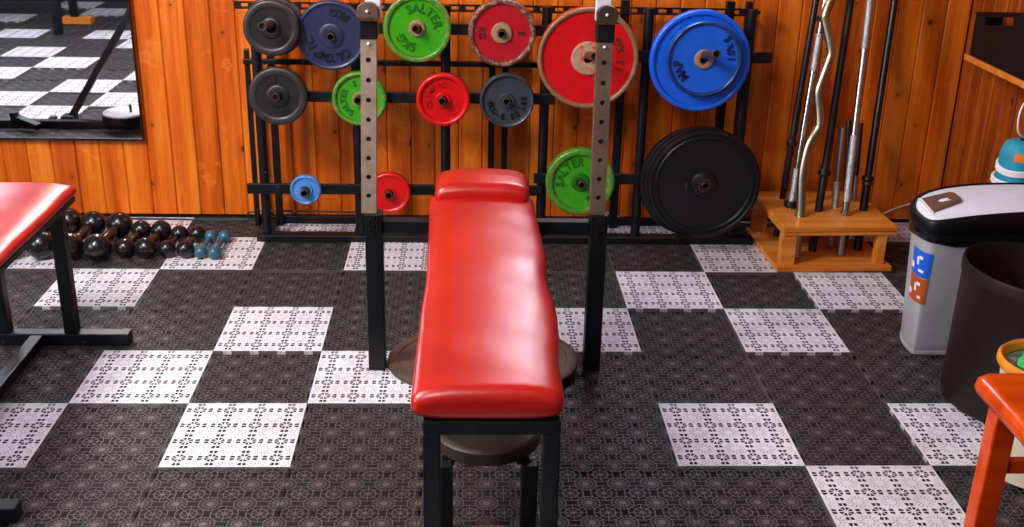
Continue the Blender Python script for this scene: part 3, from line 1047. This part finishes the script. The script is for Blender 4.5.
for (nx, ny, nr), (fx, fy, fr_), lab in zip(near, far, dl):
    teal = 'blue-green globe' in lab and not lab.startswith('smaller')
    m = MAT['ball_teal'] if teal else MAT['ball']
    o = thing('dumbbell', ((nx + fx) / 2, (ny + fy) / 2, 0), lab, 'dumbbell', 'globe dumbbells along the wall')
    A, B = Vector((nx, ny, nr)), Vector((fx, fy, fr_))
    part('globe', MB().sphere(A, nr, 24, 14), m, o, smooth=80)
    part('globe', MB().sphere(B, fr_, 24, 14), m, o, smooth=80)
    hr = max(.009, nr * .36)
    d = B - A
    part('handle', MB().tube([A + d * t_ for t_ in (.12, .25, .38, .5, .62, .75, .88)], hr, 12, radii=[hr, hr * .9, hr, hr * 1.1, hr, hr * .9, hr]), m, o, smooth=60)

# ------------------------------------------------------------------ barbell stand with bars
st = thing('barbell_stand', (2.24, 1.40, 0), 'low wooden stand with holes holding upright bars', 'stand')
rotS = math.radians(2.2)


def sx_(x_, y_):
    dx, dy = x_ - 2.24, y_ - 1.40
    return (2.24 + dx * math.cos(rotS) - dy * math.sin(rotS), 1.40 + dx * math.sin(rotS) + dy * math.cos(rotS))


def sbox(x0, x1, y0, y1, z0, z1):
    return MB().prism([sx_(x0, y0), sx_(x1, y0), sx_(x1, y1), sx_(x0, y1)], z0, z1)


part('top_board', sbox(2.046, 2.436, 1.213, 1.605, 0.139, 0.155), MAT['ply'], st, smooth=0, bevel=0.003)
part('top_board', sbox(2.050, 2.436, 1.216, 1.603, 0.125, 0.138), MAT['ply'], st, smooth=0, bevel=0.002)
part('base_board', sbox(2.034, 2.430, 1.203, 1.60, 0.0, 0.019), MAT['ply'], st, smooth=0, bevel=0.003)
for x0, x1, y0 in ((2.046, 2.098, 1.222), (2.375, 2.407, 1.222), (2.046, 2.098, 1.55), (2.375, 2.407, 1.55)):
    part('post', sbox(x0, x1, y0, y0 + .032, 0.019, 0.125), MAT['ply'], st, smooth=0, bevel=0.002)

gb = 'bars standing in the wooden stand'


def on(b, d, z):
    return (b[0] + d[0] * (z - .02), b[1] + d[1] * (z - .02), z)


def bar_thing(name, label, base, d, z1, segs, collars=()):
    """segs: (part name, z0, z1, radius, mat); collars: (z, radius, half length, mat)"""
    o = thing(name, base, label, 'barbell', gb)
    for nm, a, b, r, m in segs:
        part(nm, MB().tube([on(base, d, a), on(base, d, b)], r, 16), m, o, smooth=40)
    for z, r, h, m in collars:
        part('collar', MB().tube([on(base, d, z - h), on(base, d, z - h * .6), on(base, d, z + h * .6), on(base, d, z + h)], r, 20, radii=[r * .86, r, r, r * .86]), m, o, smooth=30)
    return o


bar_thing('barbell', 'dark thin bar at the far left of the wooden stand', (2.116, 1.497, .0195), (.0897, .125), 1.3,
          [('end_sleeve', .0195, .34, .0115, MAT['dark_metal']), ('grip', .34, .50, .0125, MAT['black_knurl']), ('shaft', .50, 1.25, .0115, MAT['dark_metal'])],
          [(.352, .0185, .009, MAT['dark_metal'])])
bar_thing('barbell', 'chrome knurled bar with a black collar at its foot', (2.117, 1.388, .0195), (.0991, .17), 1.3,
          [('end_sleeve', .0195, .175, .012, MAT['chrome']), ('grip', .175, .29, .0128, MAT['knurl']), ('shaft', .29, .62, .0118, MAT['chrome']), ('grip', .62, .74, .0125, MAT['knurl']), ('shaft', .74, 1.2, .0118, MAT['chrome'])],
          [(.1685, .026, .011, MAT['rubber']), (.79, .019, .008, MAT['rubber'])])
bar_thing('barbell', 'black worn knurled bar in the middle of the wooden stand', (2.204, 1.348, .0195), (.1082, .2453), 1.3,
          [('end_sleeve', .0195, .28, .0135, MAT['black_knurl']), ('shaft', .28, 1.3, .0125, MAT['black_knurl'])], [(.283, .0215, .010, MAT['rubber'])])
bar_thing('barbell', 'bright chrome knurled bar right of the middle of the stand', (2.29, 1.308, .0195), (.0657, .2429), 1.3,
          [('end_sleeve', .0195, .20, .0125, MAT['chrome']), ('grip', .20, .42, .0132, MAT['knurl']), ('shaft', .42, .70, .012, MAT['chrome']), ('grip', .70, 1.0, .0128, MAT['knurl']), ('shaft', 1.0, 1.3, .012, MAT['chrome'])],
          [(.162, .0175, .006, MAT['chrome'])])
bar_thing('barbell', 'smooth black bar at the far right of the wooden stand', (2.367, 1.362, .0195), (.098, .245), 1.3,
          [('end_sleeve', .0195, .255, .0145, MAT['rubber']), ('shaft', .255, 1.3, .0125, MAT['rubber'])], [(.262, .0215, .009, MAT['dark_metal']), (.245, .0185, .006, MAT['peg'])])
# short dumbbell bars
for lab, b, t_, r, m in (('short chrome dumbbell bar between the black and bright chrome bars', (2.2835, 1.395, .0195), (2.299, 1.485, .423), .0125, 'knurl'),
                         ('short dark dumbbell bar behind the bright chrome bar', (2.357, 1.474, .0195), (2.347, 1.563, .431), .011, 'dark_metal'),
                         ('short steel dumbbell bar right of the bright chrome bar, rear', (2.379, 1.474, .0195), (2.392, 1.564, .421), .0095, 'chrome')):
    o = thing('dumbbell_bar', b, lab, 'dumbbell bar', gb)
    B, T = Vector(b), Vector(t_)
    part('grip', MB().tube([B, B + (T - B) * .55], r, 14), MAT[m], o)
    part('shaft', MB().tube([B + (T - B) * .55, T], r * .92, 14), MAT['chrome' if m == 'knurl' else 'dark_metal'], o)
# curl bar
ez = [(2.131, 1.290, .0195), (2.137, 1.318, .13), (2.140, 1.328, .165), (2.139, 1.350, .25), (2.140, 1.363, .30), (2.148, 1.376, .358), (2.160, 1.386, .40), (2.186, 1.397, .442), (2.190, 1.402, .466), (2.186, 1.414, .51), (2.180, 1.425, .556),
      (2.184, 1.431, .580), (2.212, 1.451, .665), (2.217, 1.456, .690), (2.208, 1.466, .73), (2.191, 1.482, .79), (2.191, 1.485, .810), (2.208, 1.497, .855), (2.235, 1.513, .92), (2.250, 1.530, .99), (2.262, 1.56, 1.12), (2.272, 1.585, 1.22)]


def smooth_path(pts, sub=4):
    pts = [Vector(p) for p in pts]
    out = []
    for i_ in range(len(pts) - 1):
        p0, p1, p2, p3 = pts[max(i_ - 1, 0)], pts[i_], pts[i_ + 1], pts[min(i_ + 2, len(pts) - 1)]
        for k in range(sub):
            u = k / sub
            out.append(0.5 * ((2 * p1) + (-p0 + p2) * u + (2 * p0 - 5 * p1 + 4 * p2 - p3) * u * u + (-p0 + 3 * p1 - 3 * p2 + p3) * u ** 3))
    out.append(pts[-1])
    return out


o = thing('curl_bar', ez[0], 'zigzag gold-toned curl bar leaning in the wooden stand', 'barbell', gb)
part('shaft', MB().tube(smooth_path(ez), .0152, 16), MAT['brass'], o, smooth=60)
part('collar', MB().tube([(2.1395, 1.326, .156), (2.140, 1.3285, .166)], .0185, 18), MAT['brass'], o)

# ------------------------------------------------------------------ silver bin
lid_out = [(2.246, .580), (2.240, .610), (2.241, .660), (2.252, .710), (2.276, .756), (2.320, .793), (2.385, .815), (2.47, .822), (2.56, .822), (2.66, .822), (2.742, .820), (2.757, .805),
           (2.757, .570), (2.742, .554), (2.66, .552), (2.56, .552), (2.46, .552), (2.36, .552), (2.29, .553), (2.260, .560)]


def inset(poly, d):
    n = len(poly)
    out = []
    for k in range(n):
        a, b, c = Vector(poly[k - 1]), Vector(poly[k]), Vector(poly[(k + 1) % n])
        e1, e2 = (b - a).normalized(), (c - b).normalized()
        n1, n2 = Vector((e1.y, -e1.x)), Vector((e2.y, -e2.x))
        m = (n1 + n2).normalized()
        out.append(tuple(b + m * (d / max(.45, m.dot(n1)))))
    return out


def dense(poly, sub=3):
    n = len(poly)
    out = []
    P = [Vector(p) for p in poly]
    for k in range(n):
        p0, p1, p2, p3 = P[k - 1], P[k], P[(k + 1) % n], P[(k + 2) % n]
        for j in range(sub):
            u = j / sub
            out.append(tuple(0.5 * ((2 * p1) + (-p0 + p2) * u + (2 * p0 - 5 * p1 + 4 * p2 - p3) * u * u + (-p0 + 3 * p1 - 3 * p2 + p3) * u ** 3)))
    return out


LO = dense(lid_out)
LI = lambda d: inset(LO, d)
tw = Vector(LO[0]) - Vector(LI(.02)[0])
cen = Vector((2.5, .69))
SGN = 1 if (Vector(LI(.02)[0]) - cen).length < (Vector(LO[0]) - cen).length else -1
I = lambda d: inset(LO, d * SGN)
bn = thing('pedal_bin', (2.5, .72, 0), 'silver bin with black-rimmed white lid in the right corner', 'bin')


def rings(specs):
    return [[Vector((p[0], p[1], z)) for p in I(d)] for d, z in specs]


def arch(mb):
    """the lid bows up away from its front end"""
    for v_ in mb.v:
        u = min(1.0, max(0.0, (v_.x - 2.23) / .36))
        v_.z += .036 * (u * (2 - u)) * min(1.0, max(0.0, (v_.z - .366) / .03))
    return mb


body = MB().loft(rings([(.038, 0.0), (.032, .006), (.029, .03), (.013, .355), (.013, .370)]))
part('body', body, MAT['bin_silver'], bn, smooth=50)
part('base_ring', MB().loft(rings([(.042, -.0), (.0295, .001), (.0285, .010), (.042, .011)])), MAT['bin_silver'], bn, smooth=30)
bag = MB().loft(rings([(.017, .342), (.006, .350), (.004, .360), (.006, .376), (.03, .378)]))
for k_, v_ in enumerate(bag.v):
    v_.z -= .012 * (0.5 + .5 * math.sin(v_.x * 38 + v_.y * 23)) if v_.z < .352 else 0
part('bin_bag', bag, MAT['bag'], bn, smooth=60)
part('lid_rim', arch(MB().loft(rings([(.012, .370), (.003, .372), (0, .377), (0, .395), (.003, .403), (.008, .406), (.012, .404), (.015, .397), (.04, .394)]))), MAT['bin_black'], bn, smooth=40)
lid = part('lid', arch(MB().loft(rings([(.0155, .392), (.0155, .400), (.020, .404), (.034, .406)]))), MAT['bin_white'], bn, smooth=40)

clip = [(2.277, 0.613), (2.373, 0.673), (2.384, 0.687), (2.385, 0.735), (2.374, 0.747), (2.287, 0.725)]
ck = part('lid_button', arch(MB().prism(clip, .400, .412)), MAT['bin_brown_clip'], lid, smooth=30, bevel=.002)
part('button_edge', arch(MB().prism([(2.269, 0.612), (2.278, 0.610), (2.288, 0.727), (2.279, 0.729)], .398, .411)), MAT['white_plastic'], ck, smooth=0)
part('button_mark', arch(MB().prism([(2.318, 0.682), (2.328, 0.674), (2.354, 0.680), (2.345, 0.687), (2.352, 0.698), (2.326, 0.692)], .4115, .4130)), MAT['print_white'], ck, smooth=0)
# stickers follow the left face


def face_strip(z0, z1, y0, y1, off):
    """thin sheet following the body's curved left side"""
    def outline(z):
        d0, d1 = .029, .013
        d = d0 + (d1 - d0) * (z - .03) / .31 - off
        return I(d)
    mb = MB()
    zs = [z0 + (z1 - z0) * k / 4 for k in range(5)]
    rows = []
    for z in zs:
        pts = [p for p in outline(z) if y0 <= p[1] <= y1 and p[0] < 2.284]
        pts.sort(key=lambda p: p[1])
        rows.append([(p[0], p[1], z) for p in pts])
    m_ = min(len(r) for r in rows)
    for a, b in zip(rows, rows[1:]):
        for k in range(m_ - 1):
            mb.add([a[k], a[k + 1], b[k + 1], b[k]], [(0, 1, 2, 3)])
    return mb


s1 = part('sticker', face_strip(.236, .312, .562, .655, .0012), MAT['sticker_blue'], bn, smooth=60)
s2 = part('sticker', face_strip(.158, .234, .562, .655, .0012), MAT['sticker_brown'], bn, smooth=60)
for z_, s_ in ((.274, s1), (.196, s2)):
    for yy, zz, h_, w_ in ((.632, z_ - .014, .018, .012), (.606, z_ + .006, .024, .004), (.592, z_ + .018, .010, .010), (.590, z_ - .020, .008, .010), (.640, z_ + .028, .006, .010)):
        m2 = face_strip(zz - h_ / 2, zz + h_ / 2, yy - w_ / 2 - .006, yy + w_ / 2 + .006, .002)
        if m2.v:
            part('pictogram', m2, MAT['print_white'], s_, smooth=0)

# ------------------------------------------------------------------ brown bin
bb = thing('waste_bin', (2.445, .33, 0), 'dark brown open round bin in front of the silver bin', 'bin')
prof = [(0.0, .006), (.172, .006), (.176, .010), (.192, .368), (.194, .372), (.1985, .372), (.2005, .368), (.1995, .340), (.1975, .337), (.184, .010), (.181, .0), (0.0, .0)]
part('shell', MB().lathe(prof, (2.440, .310, 0), (0.052, 0.0, 1), 64, closed=False), MAT['brown_bin'], bb, smooth=40)
part('rim_band', MB().lathe([(.1998, .342), (.2018, .343), (.2030, .368), (.2015, .374), (.198, .375), (.198, .3725), (.2005, .371)], (2.440, .310, 0), (0.052, 0, 1), 64), MAT['brown_bin'], bb, smooth=40)

# ------------------------------------------------------------------ bucket with cloths
bk = thing('bucket', (2.332, -.012, 0), 'cream bucket with orange wooden rim behind the stool', 'bucket')
prof = [(0.0, .004), (.094, .004), (.102, .265), (.108, .265), (.100, .0), (0.0, .0)]
part('body', MB().lathe(prof, (2.335, -.030, 0), (-.01, .07, 1), 48, closed=False), MAT['cream'], bk, smooth=40)
part('rim', MB().lathe([(.101, .262), (.114, .258), (.119, .266), (.118, .278), (.112, .284), (.104, .280)], (2.332, -.012, 0), (0, 0, 1), 56), MAT['basket_wood'], bk, smooth=60)


def cloth(c, r, seed, sc=(1, 1, .5)):
    rnd = random.Random(seed)
    mb = MB().sphere(c, r, 24, 14, sc)
    ph = [rnd.uniform(0, 6) for _ in range(6)]
    C_ = Vector(c)
    for v_ in mb.v:
        d_ = (v_ - C_)
        k = 1 + .10 * math.sin(d_.x * 90 + ph[0]) * math.sin(d_.y * 80 + ph[1]) + .07 * math.sin(d_.z * 130 + d_.x * 120 + ph[2])
        v_[:] = C_ + d_ * k
    return mb


solo('cloth', cloth((2.345, .005, .250), .078, 4), MAT['green_cloth'], (2.352, -.012, .20), 'bright green cloth lying in the cream bucket', 'cloth', smooth=60)
solo('cloth', cloth((2.262, .030, .250), .022, 6, (1, 1, .8)), MAT['grey_cloth'], (2.262, .030, .23), 'crumpled grey-brown cloth tucked beside the green cloth', 'cloth', smooth=60)

# ------------------------------------------------------------------ orange stool
sl = thing('wooden_stool', (2.12, -.58, 0), 'orange lacquered wooden stool at the bottom right corner', 'stool')
SX0, SX1, SY0, SY1 = 1.945, 2.30, -.76, -.400
seat = MB()
loops = []
for z, e in ((.420, .012), (.424, .004), (.434, 0), (.447, .002), (.455, .009), (.458, .020), (.455, .06)):
    L = []
    rr = .030
    x0, x1, y0, y1 = SX0 + e, SX1 - e, SY0 + e, SY1 - e
    for cx_, cy_, a0 in ((x1 - rr, y1 - rr, 0), (x0 + rr, y1 - rr, 90), (x0 + rr, y0 + rr, 180), (x1 - rr, y0 + rr, 270)):
        for k in range(7):
            a = math.radians(a0 + 15 * k)
            L.append(Vector((cx_ + rr * math.cos(a), cy_ + rr * math.sin(a), z)))
    loops.append(L)
part('seat', seat.loft(loops), MAT['stool_wood'], sl, smooth=60)
for xx, yy in ((2.002, -.440), (2.255, -.440), (2.002, -.715), (2.255, -.715)):
    ox, oy = (-.004 if xx < 2.1 else .004), (.0 if yy > -.6 else -.01)
    part('leg', MB().bar((xx + ox, yy + oy, 0), (xx, yy, .421), .042, .040), MAT['stool_wood'], sl, smooth=0, bevel=.003)
for yy in (-.440, -.715):
    part('stretcher', MB().box(2.023, 2.234, yy - .010, yy + .010, .262, .289), MAT['stool_wood'], sl, smooth=0, bevel=.002)
for yy in (-.440, -.715):
    part('apron', MB().box(2.023, 2.234, yy - .009, yy + .009, .385, .4205), MAT['stool_wood'], sl, smooth=0)

# ------------------------------------------------------------------ wall shelf, black box, teal flask
sh = solo('wall_shelf', MB().box(2.668, 2.7705, .55, 1.452, .673, .692), MAT['ply'], (2.72, 1.0, .673), 'narrow wooden shelf on the right wall', 'shelf', smooth=0, bevel=.002)
bx_ = thing('storage_box', (2.72, 1.22, .692), 'black open plastic box with a handle hole on the wall shelf', 'box')
X0, X1, Y0, Y1, Z0 = 2.676, 2.768, 1.00, 1.43, .6925
zt = lambda y_: .834 + (1.43 - y_) * .156


def slab(x0, x1, ya, yb, za, zb):
    """box whose lower/upper faces may slope along y: za, zb are functions of y"""
    return MB().add([(x0, ya, za(ya)), (x1, ya, za(ya)), (x1, yb, za(yb)), (x0, yb, za(yb)), (x0, ya, zb(ya)), (x1, ya, zb(ya)), (x1, yb, zb(yb)), (x0, yb, zb(yb))],
                    [(3, 2, 1, 0), (4, 5, 6, 7), (0, 1, 5, 4), (1, 2, 6, 5), (2, 3, 7, 6), (3, 0, 4, 7)])


flo = lambda y_: Z0
h0, h1_ = (lambda y_: zt(y_) - .042), (lambda y_: zt(y_) - .016)
fp = MB()
for q_ in (slab(X0, X0 + .004, Y0, Y1, flo, h0), slab(X0, X0 + .004, Y0, Y1, h1_, zt), slab(X0, X0 + .004, 1.355, Y1, h0, h1_), slab(X0, X0 + .004, Y0, 1.17, h0, h1_)):
    fp.add(q_.v, q_.f)
part('front_panel', fp, MAT['bin_black'], bx_, smooth=0)
part('side_panel', slab(X0 + .004, X1, Y1 - .004, Y1, flo, zt), MAT['bin_black'], bx_, smooth=0)
part('side_panel', slab(X0 + .004, X1, Y0, Y0 + .004, flo, zt), MAT['bin_black'], bx_, smooth=0)
part('back_panel', slab(X1 - .004, X1, Y0 + .004, Y1 - .004, flo, lambda y_: zt(y_) - .06), MAT['bin_black'], bx_, smooth=0)
part('bottom_panel', MB().box(X0 + .004, X1 - .004, Y0 + .004, Y1 - .004, Z0, Z0 + .004), MAT['bin_black'], bx_, smooth=0)
part('lip', slab(X0 - .004, X0, Y0 - .002, Y1 + .002, lambda y_: zt(y_) - .006, zt), MAT['bin_black'], bx_, smooth=0)

led = solo('wall_ledge', MB().box(2.61, 2.7705, .90, 1.02, .352, .372), MAT['ply'], (2.69, .96, .352), 'low wooden ledge behind the silver bin', 'shelf', smooth=0)
tf = thing('teal_flask', (2.672, .955, .372), 'teal round container with white strap on the ledge behind the silver bin', 'container')
tc_ = (2.672, .955, .372)
part('body', MB().lathe([(0, 0), (.058, 0), (.062, .01), (.0625, .10), (.059, .13), (.050, .150), (.034, .157), (0, .158)], tc_, (0, 0, 1), 40, closed=False), MAT['teal'], tf, smooth=50)


def tilted_ring(z, r, tilt, rad):
    pts = []
    for k in range(33):
        a = 2 * math.pi * k / 32
        pts.append((tc_[0] + r * math.cos(a), tc_[1] + r * math.sin(a), tc_[2] + z + tilt * math.sin(a + .8)))
    return pts


mb = MB()
for dz in (-.006, 0, .006):
    mb.tube(tilted_ring(.082 + dz, .0635, .016, 0), .0046, 8, False)
part('strap', mb, MAT['white_plastic'], tf, smooth=60)
mb = MB()
for dz in (-.005, .005):
    mb.tube(tilted_ring(.036 + dz, .069, .006, 0), .0060, 8, False)
part('strap', mb, MAT['white_plastic'], tf, smooth=60)
pm = MB()
zz = []
for k in range(7):
    a = math.radians(225 + 10 * k)
    zz.append((tc_[0] + .0635 * math.cos(a), tc_[1] + .0635 * math.sin(a)))
for a, b in zip(zz, zz[1:]):
    pm.add([(a[0], a[1], tc_[2] + .104), (b[0], b[1], tc_[2] + .104), (b[0], b[1], tc_[2] + .130), (a[0], a[1], tc_[2] + .130)], [(0, 1, 2, 3)])
part('patch', pm, MAT['orange_patch'], tf, smooth=60)
part('cap', MB().lathe([(0, .157), (.012, .157), (.011, .166), (0, .166)], tc_, (0, 0, 1), 20, closed=False), MAT['bin_black'], tf)
part('cord_loop', MB().tube(smooth_path([(2.672, .955, .536), (2.640, .94, .560), (2.633, .94, .610), (2.650, .95, .650), (2.69, .96, .672)]), .003, 8), MAT['white_plastic'], tf)

# ------------------------------------------------------------------ cords along the wall
solo('power_cord', MB().tube(smooth_path([(1.46, 1.684, .060), (1.512, 1.683, .042), (1.577, 1.682, .020), (1.653, 1.680, .006), (1.74, 1.678, .004), (1.9, 1.682, .004), (2.2, 1.684, .004), (2.5, 1.684, .02), (2.605, 1.684, .060), (2.66, 1.684, .080), (2.70, 1.684, .09)]), .0038, 8),
     MAT['cord_white'], (2.0, 1.684, 0), 'cream power cord running along the wall behind the rack', 'cord')
solo('power_cord', MB().tube(smooth_path([(-.9, 1.675, .004), (-.4, 1.678, .004), (-.05, 1.672, .004), (.12, 1.66, .004), (.21, 1.672, .004), (.23, 1.675, .036), (.6, 1.675, .036)]), .0035, 8),
     MAT['cord_black'], (-.2, 1.672, 0), 'thin black cord on the floor along the left wall', 'cord')

# ------------------------------------------------------------------ equipment left of the picture, seen in the mirror
fm = thing('floor_press', (-.95, .44, 0), 'black steel floor frame with slanting bar, seen in the mirror', 'frame')
part('base_bar', MB().box(-1.55, -.52, .41, .45, .0, .04), MAT['black_worn'], fm, smooth=0, bevel=.003)
part('slant_bar', MB().bar((-.868, .36, .03), (-.44, .30, .70), .03, .03), MAT['black_worn'], fm, smooth=0, bevel=.003)
part('bracket', MB().box(-.90, -.84, .33, .41, .0, .05), MAT['black'], fm, smooth=0, bevel=.003)
part('bracket', MB().box(-.955, -.925, .37, .41, .0, .045), MAT['black'], fm, smooth=0, bevel=.003)
part('lever', MB().bar((-1.09, .44, .05), (-.96, .52, .03), .03, .03), MAT['black'], fm, smooth=0, bevel=.003)
part('lever', MB().tube([(-1.10, .43, .0), (-1.10, .43, .075)], .022, 14), MAT['black'], fm)
wp = thing('foot_weight', (-.59, .40, .04), 'round weight with pale top beside the slanting bar, seen in the mirror', 'weight plate')
part('base_disc', MB().lathe([(0, 0), (.10, 0), (.104, .006), (.104, .034), (0, .034)], (-.59, .43, .0405), (0, 0, 1), 40, closed=False), MAT['black'], wp)
part('top_disc', MB().lathe([(0, 0), (.098, 0), (.100, .004), (.098, .010), (0, .010)], (-.59, .43, .0745), (0, 0, 1), 40, closed=False), MAT['white_steel'], wp)
part('pin', MB().tube([(-.56, .44, .084), (-.56, .44, .12)], .006, 10), MAT['black'], wp)

ts = thing('trestle', (-1.85, -2.1, 0), 'black steel trestle at the back of the room, seen in the mirror', 'trestle')
for lx_, ly_ in ((-1.69, -1.92), (-1.72, -2.36), (-2.45, -1.92), (-2.45, -2.36)):
    part('leg', MB().bar((lx_, ly_, .045 if ly_ < -2.2 and lx_ > -2 else 0), (lx_, -2.14 + (ly_ + 2.14) * .55, .75), .05, .05), MAT['black_worn'], ts, smooth=0, bevel=.004)
part('crossbar', MB().box(-1.73, -1.68, -2.30, -1.99, .33, .37), MAT['black'], ts, smooth=0)
part('top_bar', MB().box(-2.5, -1.64, -2.28, -2.0, .75, .80), MAT['black'], ts, smooth=0)
solo('wood_block', MB().box(-1.80, -1.60, -2.41, -2.31, 0, .045), MAT['ply'], (-1.7, -2.36, 0), 'wood block under a trestle leg, seen in the mirror', 'block', smooth=0, bevel=.003)
